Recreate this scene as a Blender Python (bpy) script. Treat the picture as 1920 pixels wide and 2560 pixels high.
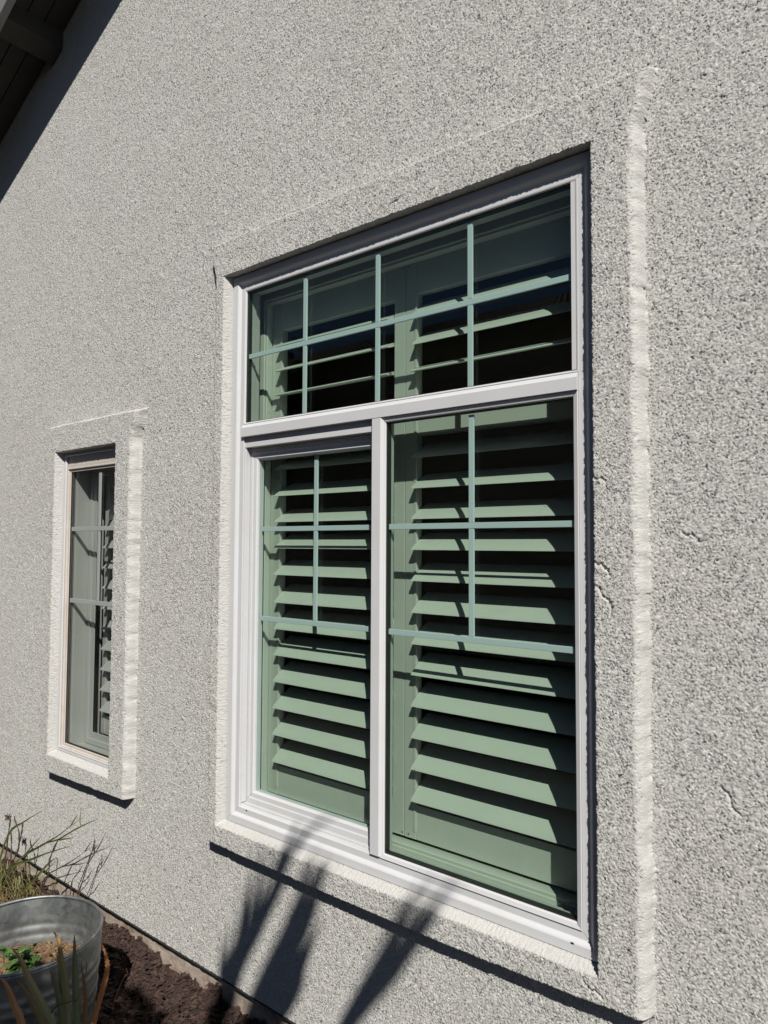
import bpy, math, random
import numpy as np
from mathutils import Vector, Matrix

for o in list(bpy.data.objects):
    bpy.data.objects.remove(o, do_unlink=True)
SC = bpy.context.scene
COL = SC.collection
random.seed(7)
RNG = np.random.default_rng(11)

# ------------------------------------------------------------------ camera
cam_d = bpy.data.cameras.new('camera')
cam = bpy.data.objects.new('camera', cam_d)
COL.objects.link(cam)
CX, CY, CZ = 1.90125, -1.52901, 0.89901
yaw, pit, rol = math.radians(39.0294), math.radians(2.6823), math.radians(0.2638)
F = Vector((-math.sin(yaw) * math.cos(pit), math.cos(yaw) * math.cos(pit), math.sin(pit)))
R0 = Vector((math.cos(yaw), math.sin(yaw), 0))
U0 = R0.cross(F)
Rr = R0 * math.cos(rol) + U0 * math.sin(rol)
Uu = U0 * math.cos(rol) - R0 * math.sin(rol)
M = Matrix((Rr, Uu, -F)).transposed().to_4x4()
M.translation = Vector((CX, CY, CZ))
cam.matrix_world = M
cam_d.sensor_fit = 'HORIZONTAL'
cam_d.sensor_width = 36.0
cam_d.lens = 36.0 * 1775.53 / 1920.0
cam_d.clip_start = 0.02
cam_d.clip_end = 500
SC.camera = cam
SC.render.resolution_x, SC.render.resolution_y = 768, 1024

# ------------------------------------------------------------------ light
SUN = Vector((1.02, -1.0, 1.33)).normalized()          # towards the sun
w = bpy.data.worlds.new('World')
SC.world = w
w.use_nodes = True
nt = w.node_tree
sky = nt.nodes.new('ShaderNodeTexSky')
sky.sky_type = 'NISHITA'
sky.sun_disc = False
sky.sun_elevation = math.asin(SUN.z)
sky.sun_rotation = math.atan2(SUN.x, SUN.y)
sky.air_density = 0.6
sky.altitude = 800
sky.dust_density = 0.1
sky.ozone_density = 1.5
bg = nt.nodes['Background']
bg.inputs['Strength'].default_value = 0.05
nt.links.new(sky.outputs['Color'], bg.inputs['Color'])
sd = bpy.data.lights.new('sun', 'SUN')
sd.energy = 5.0
sd.angle = math.radians(0.53)
sd.color = (1.0, 0.967, 0.905)
so = bpy.data.objects.new('sun', sd)
COL.objects.link(so)
so.rotation_euler = (-SUN).to_track_quat('-Z', 'Y').to_euler()
so.location = (4, -4, 6)
SC.view_settings.view_transform = 'Standard'
SC.view_settings.look = 'None'
SC.view_settings.exposure = 0.0
SC.view_settings.gamma = 1.0
SC.cycles.max_bounces = 8
SC.cycles.diffuse_bounces = 1
SC.cycles.transparent_max_bounces = 24


# ------------------------------------------------------------------ materials
def mat(name, col, rough=0.7, metal=0.0, spec=0.5, var=None, vscale=20.0, bump=None, sub=0.0):
    """var=(colour2, amount) mottles by noise; bump=(scale, distance, strength)"""
    m = bpy.data.materials.new(name)
    m.use_nodes = True
    t = m.node_tree
    p = t.nodes['Principled BSDF']
    p.inputs['Base Color'].default_value = (*col, 1)
    p.inputs['Roughness'].default_value = rough
    p.inputs['Metallic'].default_value = metal
    p.inputs['Specular IOR Level'].default_value = spec
    tc = t.nodes.new('ShaderNodeTexCoord')
    if var:
        n = t.nodes.new('ShaderNodeTexNoise')
        n.inputs['Scale'].default_value = vscale
        n.inputs['Detail'].default_value = 6
        n.inputs['Roughness'].default_value = 0.65
        t.links.new(tc.outputs['Object'], n.inputs['Vector'])
        r = t.nodes.new('ShaderNodeMapRange')
        r.inputs['From Min'].default_value = 0.35
        r.inputs['From Max'].default_value = 0.7
        r.inputs['To Max'].default_value = var[1]
        t.links.new(n.outputs['Fac'], r.inputs['Value'])
        mx = t.nodes.new('ShaderNodeMix')
        mx.data_type = 'RGBA'
        mx.inputs['A'].default_value = (*col, 1)
        mx.inputs['B'].default_value = (*var[0], 1)
        t.links.new(r.outputs['Result'], mx.inputs['Factor'])
        t.links.new(mx.outputs['Result'], p.inputs['Base Color'])
    if bump:
        n2 = t.nodes.new('ShaderNodeTexNoise')
        n2.inputs['Scale'].default_value = bump[0]
        n2.inputs['Detail'].default_value = 5
        t.links.new(tc.outputs['Object'], n2.inputs['Vector'])
        b = t.nodes.new('ShaderNodeBump')
        b.inputs['Distance'].default_value = bump[1]
        b.inputs['Strength'].default_value = bump[2]
        t.links.new(n2.outputs['Fac'], b.inputs['Height'])
        t.links.new(b.outputs['Normal'], p.inputs['Normal'])
    return m


def stucco_mat():
    m = mat('stucco', (0.55, 0.54, 0.51), 0.95, spec=0.15)
    t = m.node_tree
    p = t.nodes['Principled BSDF']
    tc = t.nodes['Texture Coordinate']
    # broad weathering, and a fine dark speckle spread at random
    n = t.nodes.new('ShaderNodeTexNoise'); n.inputs['Scale'].default_value = 2.2; n.inputs['Detail'].default_value = 5
    t.links.new(tc.outputs['Object'], n.inputs['Vector'])
    n2 = t.nodes.new('ShaderNodeTexNoise'); n2.inputs['Scale'].default_value = 115; n2.inputs['Detail'].default_value = 3
    t.links.new(tc.outputs['Object'], n2.inputs['Vector'])
    r1 = t.nodes.new('ShaderNodeMapRange'); r1.inputs['From Min'].default_value = .4; r1.inputs['From Max'].default_value = .68
    r1.inputs['To Max'].default_value = .4
    t.links.new(n.outputs['Fac'], r1.inputs['Value'])
    a = t.nodes.new('ShaderNodeMix'); a.data_type = 'RGBA'
    a.inputs['A'].default_value = (0.575, 0.566, 0.538, 1); a.inputs['B'].default_value = (0.53, 0.51, 0.48, 1)
    t.links.new(r1.outputs['Result'], a.inputs['Factor'])
    r2 = t.nodes.new('ShaderNodeMapRange'); r2.inputs['From Min'].default_value = .5; r2.inputs['From Max'].default_value = .72
    r2.inputs['To Max'].default_value = .22
    t.links.new(n2.outputs['Fac'], r2.inputs['Value'])
    b = t.nodes.new('ShaderNodeMix'); b.data_type = 'RGBA'
    t.links.new(a.outputs['Result'], b.inputs['A']); b.inputs['B'].default_value = (0.36, 0.34, 0.31, 1)
    t.links.new(r2.outputs['Result'], b.inputs['Factor'])
    t.links.new(b.outputs['Result'], p.inputs['Base Color'])
    n3 = t.nodes.new('ShaderNodeTexNoise'); n3.inputs['Scale'].default_value = 260; n3.inputs['Detail'].default_value = 4
    t.links.new(tc.outputs['Object'], n3.inputs['Vector'])
    bp = t.nodes.new('ShaderNodeBump'); bp.inputs['Distance'].default_value = 0.0022; bp.inputs['Strength'].default_value = 0.9
    t.links.new(n3.outputs['Fac'], bp.inputs['Height'])
    t.links.new(bp.outputs['Normal'], p.inputs['Normal'])
    return m


def glass_mat(name, tint, f0=0.045):
    m = bpy.data.materials.new(name)
    m.use_nodes = True
    t = m.node_tree
    t.nodes.remove(t.nodes['Principled BSDF'])
    out = t.nodes['Material Output']
    tr = t.nodes.new('ShaderNodeBsdfTransparent'); tr.inputs['Color'].default_value = (*tint, 1)
    gl = t.nodes.new('ShaderNodeBsdfGlossy'); gl.inputs['Roughness'].default_value = 0.0
    lw = t.nodes.new('ShaderNodeLayerWeight'); lw.inputs['Blend'].default_value = 0.5
    pw = t.nodes.new('ShaderNodeMath'); pw.operation = 'POWER'; pw.inputs[1].default_value = 5
    t.links.new(lw.outputs['Facing'], pw.inputs[0])
    ml = t.nodes.new('ShaderNodeMath'); ml.operation = 'MULTIPLY_ADD'; ml.inputs[1].default_value = 1 - f0; ml.inputs[2].default_value = f0
    t.links.new(pw.outputs[0], ml.inputs[0])
    mx = t.nodes.new('ShaderNodeMixShader')
    t.links.new(ml.outputs[0], mx.inputs[0]); t.links.new(tr.outputs[0], mx.inputs[1]); t.links.new(gl.outputs[0], mx.inputs[2])
    t.links.new(mx.outputs[0], out.inputs['Surface'])
    return m


def leaf_mat(name, c1, c2, scale=6, rough=0.5, trans=0.15):
    m = mat(name, c1, rough, var=(c2, 1.0), vscale=scale)
    return m


M_STUCCO = stucco_mat()
M_VINYL = mat('white_vinyl', (0.64, 0.64, 0.655), 0.5, spec=0.2, var=((0.58, 0.57, 0.55), 0.5), vscale=9)
M_BEIGE = mat('dusty_beige_vinyl', (0.60, 0.555, 0.50), 0.5, var=((0.48, 0.41, 0.35), 0.7), vscale=14)
M_SHUT0 = mat('painted_shutter', (0.78, 0.79, 0.76), 0.38, var=((0.72, 0.73, 0.69), 0.6), vscale=12)
def speck(m, scale=34, size=.035, amount=.8):
    t = m.node_tree; p = t.nodes['Principled BSDF']; tc = t.nodes['Texture Coordinate']
    src = p.inputs['Base Color'].links[0].from_socket
    v = t.nodes.new('ShaderNodeTexVoronoi'); v.inputs['Scale'].default_value = scale
    t.links.new(tc.outputs['Object'], v.inputs['Vector'])
    n = t.nodes.new('ShaderNodeTexNoise'); n.inputs['Scale'].default_value = 9
    t.links.new(tc.outputs['Object'], n.inputs['Vector'])
    a = t.nodes.new('ShaderNodeMapRange'); a.inputs['From Min'].default_value = .48; a.inputs['From Max'].default_value = .66; a.inputs['To Max'].default_value = size * 2.2
    t.links.new(n.outputs['Fac'], a.inputs['Value'])
    c = t.nodes.new('ShaderNodeMath'); c.operation = 'LESS_THAN'
    t.links.new(v.outputs['Distance'], c.inputs[0]); t.links.new(a.outputs['Result'], c.inputs[1])
    k = t.nodes.new('ShaderNodeMath'); k.operation = 'MULTIPLY'; k.inputs[1].default_value = amount
    t.links.new(c.outputs[0], k.inputs[0])
    mx = t.nodes.new('ShaderNodeMix'); mx.data_type = 'RGBA'
    t.links.new(src, mx.inputs['A']); mx.inputs['B'].default_value = (.16, .14, .11, 1); t.links.new(k.outputs[0], mx.inputs['Factor'])
    t.links.new(mx.outputs['Result'], p.inputs['Base Color'])
    return m


M_SHUT = speck(M_SHUT0)
M_BAR = mat('muntin_white', (0.66, 0.72, 0.74), 0.45)
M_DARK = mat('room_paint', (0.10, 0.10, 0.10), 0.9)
M_GLO = glass_mat('green_outer_glass', (0.73, 0.83, 0.79), 0.055)
M_GLI = glass_mat('green_inner_glass', (0.865, 0.87, 0.82), 0.055)
M_GLS = glass_mat('grey_glass', (0.80, 0.815, 0.805), 0.055)
M_GASK = mat('black_gasket', (0.02, 0.022, 0.02), 0.6)
M_SCREW = mat('screw_head', (0.25, 0.27, 0.24), 0.4, metal=0.6)
M_CONC = mat('concrete', (0.50, 0.44, 0.37), 0.95, var=((0.20, 0.12, 0.085), 0.95), vscale=13, bump=(120, 0.004, 0.7))
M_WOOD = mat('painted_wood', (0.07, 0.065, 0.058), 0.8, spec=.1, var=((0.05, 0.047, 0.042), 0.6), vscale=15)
M_FASC = mat('fascia_paint', (0.22, 0.215, 0.21), 0.6)
M_TILE = mat('roof_tile', (0.11, 0.06, 0.045), 0.85, var=((0.06, 0.035, 0.03), 0.8), vscale=5)
M_NTILE = mat('dark_roof_tile', (0.045, 0.032, 0.030), 0.85)
M_MULCH = mat('mulch', (0.03, 0.015, 0.012), 0.9, var=((0.055, 0.03, 0.022), 0.9), vscale=45, bump=(90, 0.01, 1.0))
M_CHIP = mat('wood_chips', (0.032, 0.016, 0.013), 0.85, var=((0.11, 0.068, 0.050), 0.8), vscale=38)
M_SOIL = mat('potting_soil', (0.14, 0.085, 0.05), 0.95, var=((0.34, 0.22, 0.12), 0.9), vscale=70, bump=(120, 0.006, 1.0))
M_STRAW = mat('straw', (0.22, 0.135, 0.07), 0.8, var=((0.14, 0.075, 0.04), 0.9), vscale=30)
M_GRASS = leaf_mat('grass_blade', (0.07, 0.095, 0.025), (0.20, 0.20, 0.06), 7)
M_DRY = leaf_mat('dry_stalk', (0.06, 0.048, 0.038), (0.11, 0.08, 0.055), 20)
M_WEED = leaf_mat('weed_leaf', (0.05, 0.115, 0.025), (0.11, 0.19, 0.05), 30)
M_YUCCA = leaf_mat('yucca_leaf', (0.05, 0.085, 0.03), (0.09, 0.12, 0.04), 5)
M_BARK = mat('bark', (0.10, 0.075, 0.055), 0.9, bump=(30, 0.02, 1))
M_TREE = leaf_mat('tree_leaf', (0.045, 0.085, 0.02), (0.11, 0.16, 0.045), 3)
M_NWALL = mat('neighbour_stucco', (0.34, 0.29, 0.23), 0.9)
M_GROUND = mat('garden_ground', (0.026, 0.020, 0.016), 0.95, var=((0.04, 0.03, 0.022), 0.7), vscale=3)


def galv():
    m = mat('galvanised_steel', (0.42, 0.45, 0.47), 0.45, metal=0.75)
    t = m.node_tree; p = t.nodes['Principled BSDF']; tc = t.nodes['Texture Coordinate']
    v = t.nodes.new('ShaderNodeTexVoronoi'); v.inputs['Scale'].default_value = 60
    t.links.new(tc.outputs['Object'], v.inputs['Vector'])
    n = t.nodes.new('ShaderNodeTexNoise'); n.inputs['Scale'].default_value = 11; n.inputs['Detail'].default_value = 7
    t.links.new(tc.outputs['Object'], n.inputs['Vector'])
    mx = t.nodes.new('ShaderNodeMix'); mx.data_type = 'RGBA'
    mx.inputs['A'].default_value = (0.17, 0.19, 0.20, 1); mx.inputs['B'].default_value = (0.42, 0.43, 0.42, 1)
    ad = t.nodes.new('ShaderNodeMath'); ad.operation = 'MULTIPLY_ADD'; ad.inputs[1].default_value = 0.35
    t.links.new(v.outputs['Color'], ad.inputs[0]); t.links.new(n.outputs['Fac'], ad.inputs[2])
    r = t.nodes.new('ShaderNodeMapRange'); r.inputs['From Min'].default_value = .4; r.inputs['From Max'].default_value = .95
    t.links.new(ad.outputs[0], r.inputs['Value']); t.links.new(r.outputs['Result'], mx.inputs['Factor'])
    t.links.new(mx.outputs['Result'], p.inputs['Base Color'])
    r2 = t.nodes.new('ShaderNodeMapRange'); r2.inputs['To Min'].default_value = .38; r2.inputs['To Max'].default_value = .62
    t.links.new(n.outputs['Fac'], r2.inputs['Value']); t.links.new(r2.outputs['Result'], p.inputs['Roughness'])
    return m


M_GALV = galv()


def aloe_mat():
    m = bpy.data.materials.new('aloe_leaf'); m.use_nodes = True
    t = m.node_tree; p = t.nodes['Principled BSDF']
    p.inputs['Roughness'].default_value = 0.45
    at = t.nodes.new('ShaderNodeAttribute'); at.attribute_name = 'tone'
    cr = t.nodes.new('ShaderNodeValToRGB')
    e = cr.color_ramp.elements
    e[0].position = 0; e[0].color = (0.24, 0.28, 0.13, 1)
    e[1].position = 1; e[1].color = (0.50, 0.20, 0.08, 1)
    q = cr.color_ramp.elements.new(0.5); q.color = (0.34, 0.25, 0.11, 1)
    t.links.new(at.outputs['Fac'], cr.inputs['Fac']); t.links.new(cr.outputs['Color'], p.inputs['Base Color'])
    return m


M_ALOE = aloe_mat()


# ------------------------------------------------------------------ mesh helpers
class MB:
    def __init__(s):
        s.v = []; s.f = []; s.tone = []

    def box(s, x0, x1, y0, y1, z0, z1):
        n = len(s.v)
        s.v += [(x0, y0, z0), (x1, y0, z0), (x1, y1, z0), (x0, y1, z0), (x0, y0, z1), (x1, y0, z1), (x1, y1, z1), (x0, y1, z1)]
        for q in ((0, 3, 2, 1), (4, 5, 6, 7), (0, 1, 5, 4), (1, 2, 6, 5), (2, 3, 7, 6), (3, 0, 4, 7)):
            s.f.append(tuple(n + i for i in q))

    def poly(s, pts):
        n = len(s.v); s.v += [tuple(p) for p in pts]; s.f.append(tuple(range(n, n + len(pts))))

    def ring(s, x0, x1, z0, z1, prof):
        """mitred rectangular frame; prof = [(inset, y)...]"""
        n = len(s.v)
        for wd, y in prof:
            s.v += [(x0 + wd, y, z0 + wd), (x1 - wd, y, z0 + wd), (x1 - wd, y, z1 - wd), (x0 + wd, y, z1 - wd)]
        for i in range(len(prof) - 1):
            for k in range(4):
                a = n + i * 4 + k; b = n + i * 4 + (k + 1) % 4
                s.f.append((a, b, b + 4, a + 4))

    def extr_x(s, prof, x0, x1):
        """closed profile [(y,z)...] run along x"""
        n = len(s.v); k = len(prof)
        s.v += [(x0, y, z) for y, z in prof] + [(x1, y, z) for y, z in prof]
        for i in range(k):
            j = (i + 1) % k
            s.f.append((n + i, n + j, n + k + j, n + k + i))
        s.f.append(tuple(n + i for i in reversed(range(k)))); s.f.append(tuple(n + k + i for i in range(k)))

    def extr_z(s, prof, z0, z1):
        n = len(s.v); k = len(prof)
        s.v += [(x, y, z0) for x, y in prof] + [(x, y, z1) for x, y in prof]
        for i in range(k):
            j = (i + 1) % k
            s.f.append((n + i, n + j, n + k + j, n + k + i))
        s.f.append(tuple(n + i for i in reversed(range(k)))); s.f.append(tuple(n + k + i for i in range(k)))

    def tube(s, pts, rads, seg=6):
        pts = [Vector(p) for p in pts]; n = len(s.v)
        for i, p in enumerate(pts):
            d = (pts[min(i + 1, len(pts) - 1)] - pts[max(i - 1, 0)]).normalized()
            a = d.cross(Vector((0.3, 0.9, 0.2))).normalized(); b = d.cross(a)
            r = rads[i] if hasattr(rads, '__len__') else rads
            for k in range(seg):
                t = 2 * math.pi * k / seg
                s.v.append(tuple(p + a * r * math.cos(t) + b * r * math.sin(t)))
        for i in range(len(pts) - 1):
            for k in range(seg):
                a = n + i * seg + k; b = n + i * seg + (k + 1) % seg
                s.f.append((a, b, b + seg, a + seg))

    def strip(s, pts, wid, side, fold=0.0, tone=None, thick=0.0):
        """leaf blade; side = width direction, fold = V depth, thick = closed fleshy underside"""
        pts = [Vector(p) for p in pts]; n = len(s.v); side = Vector(side)
        k = 4 if thick else 3
        for i, p in enumerate(pts):
            d = (pts[min(i + 1, len(pts) - 1)] - pts[max(i - 1, 0)]).normalized()
            a = (side - d * side.dot(d)).normalized(); b = d.cross(a).normalized(); wv = wid[i]
            s.v += [tuple(p - a * wv * .5 - b * fold * wv), tuple(p), tuple(p + a * wv * .5 - b * fold * wv)]
            if thick: s.v.append(tuple(p + b * thick * wv))
            if tone is not None: s.tone += [tone[i]] * k
        for i in range(len(pts) - 1):
            a = n + i * k; c = a + k
            s.f += [(a, a + 1, c + 1, c), (a + 1, a + 2, c + 2, c + 1)]
            if thick: s.f += [(a + 2, a + 3, c + 3, c + 2), (a + 3, a, c, c + 3)]

    def build(s, name, m, parent=None, smooth=False, bevel=0.0):
        me = bpy.data.meshes.new(name)
        me.from_pydata(s.v, [], s.f); me.update()
        me.materials.append(m)
        if s.tone:
            a = me.attributes.new('tone', 'FLOAT', 'POINT'); a.data.foreach_set('value', s.tone)
        if smooth: me.polygons.foreach_set('use_smooth', [True] * len(me.polygons))
        o = bpy.data.objects.new(name, me); COL.objects.link(o)
        if parent: o.parent = parent
        if bevel:
            b = o.modifiers.new('bevel', 'BEVEL'); b.width = bevel; b.segments = 2; b.limit_method = 'ANGLE'; b.angle_limit = math.radians(35)
        return o


def tag(o, label=None, cat=None, group=None, kind=None):
    if label: o['label'] = label
    if cat: o['category'] = cat
    if group: o['group'] = group
    if kind: o['kind'] = kind
    return o


def empty(name, loc=(0, 0, 0), label=None, cat=None, group=None):
    o = bpy.data.objects.new(name, None); COL.objects.link(o); o.location = loc; o.empty_display_size = .1
    return tag(o, label, cat, group)


def sub(name, parent):
    o = bpy.data.objects.new(name, None); COL.objects.link(o); o.parent = parent; o.empty_display_size = .1
    return o


# ------------------------------------------------------------------ stucco wall as one relief
N = 2048
CELL = 0.0026


def band(lo, hi, seed, n=N):
    r = np.random.default_rng(seed).standard_normal((n, n))
    f = np.fft.rfft2(r)
    ky = np.fft.fftfreq(n, CELL)[:, None]; kx = np.fft.rfftfreq(n, CELL)[None, :]
    k = np.sqrt(kx * kx + ky * ky) + 1e-6
    f *= np.exp(-(k * lo) ** 2 * .5) * (1 - np.exp(-(k * hi) ** 2 * .5))
    h = np.fft.irfft2(f, s=(n, n)); return (h / h.std()).astype(np.float32)


def samp(tex, x, z):
    u = (x / CELL) % N; v = (z / CELL) % N
    i = np.floor(u).astype(int); j = np.floor(v).astype(int); fu = u - i; fv = v - j
    i %= N; j %= N; i2 = (i + 1) % N; j2 = (j + 1) % N
    return (tex[j, i] * (1 - fu) * (1 - fv) + tex[j, i2] * fu * (1 - fv) + tex[j2, i] * (1 - fu) * fv + tex[j2, i2] * fu * fv)


grain = band(0.0036, 0.0064, 1)
mid = band(0.012, 0.03, 2)
low = band(0.10, 0.3, 3)
jit = band(0.004, 0.02, 4)
patch = band(0.035, 0.12, 5)
rel = grain * 1.0 + mid * 0.14
amp = 0.9 + 0.10 * np.clip(low, -1.5, 1.5)
cap = 0.30 - 0.15 * np.clip(patch, -1.5, 1.5) - .12 * np.clip(low, -1.5, 1.5)          # trowelled tops: grains cut off flat
rel = -np.log1p(np.exp(-(rel - cap) * 3.5)) / 3.5 + cap + .10 * grain   # soft clip: flat tops, narrow pits
calm = np.clip((patch - 1.55) / .5, 0, 1)            # a few smeared trowel spots
rel = rel * amp * (1 - .75 * calm) + .5 * calm

YW, YT = 0.013, -0.030          # wall face, surround face


def sstep(t):
    t = np.clip(t, 0, 1); return t * t * (3 - 2 * t)


def rnd(t):                       # quarter-round shoulder
    t = np.clip(t, 0, 1); return np.sqrt(1 - (1 - t) ** 2)


BIG = dict(xl=-0.072, xr=1.3655, zt=1.945, zb=-0.083, fl=0.036, fz=1.815, hx0=0.003, hx1=1.2765, hz0=-0.001, hz1=1.8086, lw=0.024)
SML = dict(xl=-1.207, xr=-0.5815, zt=1.427, zb=-0.0735, fl=0.045, fz=1.312, hx0=-1.149, hx1=-0.6835, hz0=0.014, hz1=1.297, lw=0.026)


def relief(X, Z, T):
    fl = np.clip((Z - T['fz']) / (T['zt'] - T['fz']), 0, 1) * T['fl']
    wob = 0.0008 * samp(patch, X * 0.6 + 3, Z * 0.6) + .0008 * samp(low, X * .5 + 1, Z * .5)
    dl = X - (T['xl'] - fl) + wob
    dr = (T['xr'] + 0.0165 + fl) - X + wob * 1.6
    dt = T['zt'] - Z + wob
    if T is BIG:
        zb = T['zb'] - 0.006 * np.clip(1 - ((X - .65) / .7) ** 2, 0, 1) + 0.008 * np.clip((X - .9) / .5, 0, 1)
    else:
        zb = T['zb'] - 0.007 + 0.014 * (X + 1.2) / .65
    db = Z - zb + wob * .5
    ht = np.minimum(np.minimum(rnd(dl / .012), rnd(dr / .022)), np.minimum(np.clip(dt / .015, 0, 1), rnd(db / .0025)))
    # the opening
    ol = T['hx0'] - X; orr = X - T['hx1']; ob = T['hz0'] - Z; ot = Z - T['hz1']
    left = np.clip(ol / T['lw'], 0, 1) ** .7; bot = np.clip(ob / .020, 0, 1) ** .7; rt = rnd(orr / .0012); tp = rnd(ot / .0012)
    ho = np.maximum(np.maximum(left, bot), np.maximum(rt, tp))
    return np.minimum(ht, ho)


def axis(a, b, step, lines, outer):
    g = [np.arange(a, b, step)]
    for c in lines: g.append(np.array(c))
    g.append(np.array(outer))
    g = np.unique(np.concatenate(g)); keep = [g[0]]
    sp = set(np.round(np.concatenate([np.array(c) for c in lines]), 6))
    for q in g[1:]:
        if q - keep[-1] > 0.0002:
            if q - keep[-1] < step * .3 and round(float(q), 6) not in sp and round(float(keep[-1]), 6) in sp: continue
            keep.append(q)
    return np.array(keep)


def lip(c, s, soft=False):
    return [c, c + s * .0008, c + s * .0024] if not soft else [c]


xs_l, zs_l = [], []
for T in (BIG, SML):
    xs_l += [[T['hx0']], lip(T['hx1'], 1)]
    zs_l += [[T['hz0']], lip(T['hz1'], 1)]
STEP = 0.0026
xg = axis(-750 * CELL, 654.5 * CELL, STEP, xs_l, [-14, -9, -6, -4, -3, -2.6, -2.3, -2.1, -2.02, 1.76, 1.85, 2.0, 2.3, 3, 4, 6, 9])
zg = axis(-204 * CELL, 1269.5 * CELL, STEP, zs_l, [3.36, 3.5, 3.75, 4.1, 4.6])
XX, ZZ = np.meshgrid(xg, zg)
h = np.zeros_like(XX)
msk = np.zeros(XX.shape, np.int8)
for idx, T in ((1, BIG), (2, SML)):
    sel = (XX > T['xl'] - .12) & (XX < T['xr'] + .12) & (ZZ < T['zt'] + .05)
    hh = relief(XX[sel], ZZ[sel], T)
    h[sel] = hh
# the relief is sampled along the surface, so shoulders carry the same grain as flats
hz_, hx_ = np.gradient(h)
arc = .045 * (h - 1) * np.sign(hx_)
disp = samp(rel, XX + arc, ZZ) * 0.00180
# a few hairline cracks from the corners
for pts in ([(1.2775, .865), (1.286, .858), (1.293, .862), (1.301, .851), (1.309, .846), (1.312, .835)], [(1.278, 1.052), (1.285, 1.046), (1.296, 1.049), (1.304, 1.041)],
            [(1.245, -.040), (1.262, -.052), (1.271, -.049), (1.287, -.058)], [(1.2785, .815), (1.290, .806), (1.297, .79), (1.309, .784), (1.316, .768), (1.313, .748)],
            [(.70, 1.838), (.716, 1.845), (.725, 1.842), (.741, 1.852)], [(-.52, .93), (-.512, .915), (-.515, .90)], [(1.45, .93), (1.462, .921), (1.471, .925), (1.486, .909), (1.497, .912)],
            [(1.52, .42), (1.535, .405), (1.538, .385), (1.555, .372)]):
    for (ax, az), (bx, bz) in zip(pts[:-1], pts[1:]):
        se = (XX > min(ax, bx) - .006) & (XX < max(ax, bx) + .006) & (ZZ > min(az, bz) - .006) & (ZZ < max(az, bz) + .006)
        px, pz = XX[se] - ax, ZZ[se] - az; L2 = (bx - ax) ** 2 + (bz - az) ** 2
        t = np.clip((px * (bx - ax) + pz * (bz - az)) / L2, 0, 1); dd = np.hypot(px - t * (bx - ax), pz - t * (bz - az))
        disp[se] -= .0045 * np.exp(-(dd / .0018) ** 2)
del hz_, hx_
BASE = YW + (YT - YW) * h
gz, gx = np.gradient(BASE)
gx = gx / np.gradient(XX, axis=1); gz = gz / np.gradient(ZZ, axis=0)
nl = np.sqrt(1 + np.minimum(gx * gx + gz * gz, 9))
gx = np.clip(gx, -2.5, 2.5); gz = np.clip(gz, -2.5, 2.5)
disp = disp * np.clip(1.2 - .6 * (nl - 1), .36, 1)
DX = gx / nl * disp; DZ = gz / nl * disp
YY = BASE - disp / nl
jx = samp(jit, XX + 1.3, ZZ + .702) * 0.0008
jz = samp(jit, XX + 2.899, ZZ + 1.7004) * 0.0008
# ragged arrises
for T in (BIG, SML):
    near = np.exp(-np.abs(ZZ - T['hz1']) / .004) * (XX > T['hx0'] - .01) * (XX < T['hx1'] + .01)
    jz += near * (samp(jit, XX * 1.0, XX * 0 + .4 + T['hz1']) * 0.0013 + samp(patch, XX, XX * 0 + .2) * .0007)
    near = np.exp(-np.abs(XX - T['hx1']) / .004) * (ZZ > T['hz0'] - .02) * (ZZ < T['hz1'] + .01)
    jx += near * (samp(jit, ZZ * 0 + 1.1, ZZ) * 0.0015 + samp(patch, ZZ * 0 + .9, ZZ) * .0018)
    zb = T['zb'] - .003
    near = np.exp(-np.abs(ZZ - zb) / .006) * (XX > T['xl'] - .01) * (XX < T['xr'] + .02)
    jz += near * samp(jit, XX, XX * 0 + .9) * 0.0014
jx = jx / nl ** 1.5; jz = jz / nl ** .5
inside = (XX > xg[8]) & (XX < xg[-9])
VX = XX + np.where(inside, jx + DX, 0); VZ = ZZ + np.where(ZZ > zg[0] + .001, jz + DZ, samp(jit, XX, XX * 0 + .1) * .001)
# first row folds back under as a drip lip
co = np.stack([VX, YY, VZ], -1).reshape(-1, 3).astype(np.float32)
nx, nz = len(xg), len(zg)
cxm = (xg[:-1] + xg[1:]) / 2; czm = (zg[:-1] + zg[1:]) / 2
CXm, CZm = np.meshgrid(cxm, czm)
cls = np.zeros(CXm.shape, np.int8)
for idx, T in ((1, BIG), (2, SML)):
    fl = np.clip((CZm - T['fz']) / (T['zt'] - T['fz']), 0, 1) * T['fl']
    s1 = (CXm > T['xl'] - fl - .004) & (CXm < T['xr'] + .018 + fl) & (CZm > T['zb'] - .018) & (CZm < T['zt'] + .004)
    cls[s1] = idx
    hole = (CXm > T['hx0']) & (CXm < T['hx1']) & (CZm > T['hz0']) & (CZm < T['hz1'])
    cls[hole] = -1
ii, jj = np.meshgrid(np.arange(nx - 1), np.arange(nz - 1))
q = np.stack([jj * nx + ii, jj * nx + ii + 1, (jj + 1) * nx + ii + 1, (jj + 1) * nx + ii], -1)


def grid_obj(name, faces, parent, m):
    used, inv = np.unique(faces.ravel(), return_inverse=True)
    me = bpy.data.meshes.new(name)
    me.vertices.add(len(used)); me.vertices.foreach_set('co', co[used].ravel())
    nf = len(faces); me.loops.add(nf * 4); me.loops.foreach_set('vertex_index', inv.astype(np.int32).ravel())
    me.polygons.add(nf); me.polygons.foreach_set('loop_start', np.arange(0, nf * 4, 4, dtype=np.int32))
    me.polygons.foreach_set('use_smooth', np.ones(nf, bool))
    me.update(calc_edges=True)
    me.materials.append(m)
    o = bpy.data.objects.new(name, me); COL.objects.link(o); o.parent = parent
    return o


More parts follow.
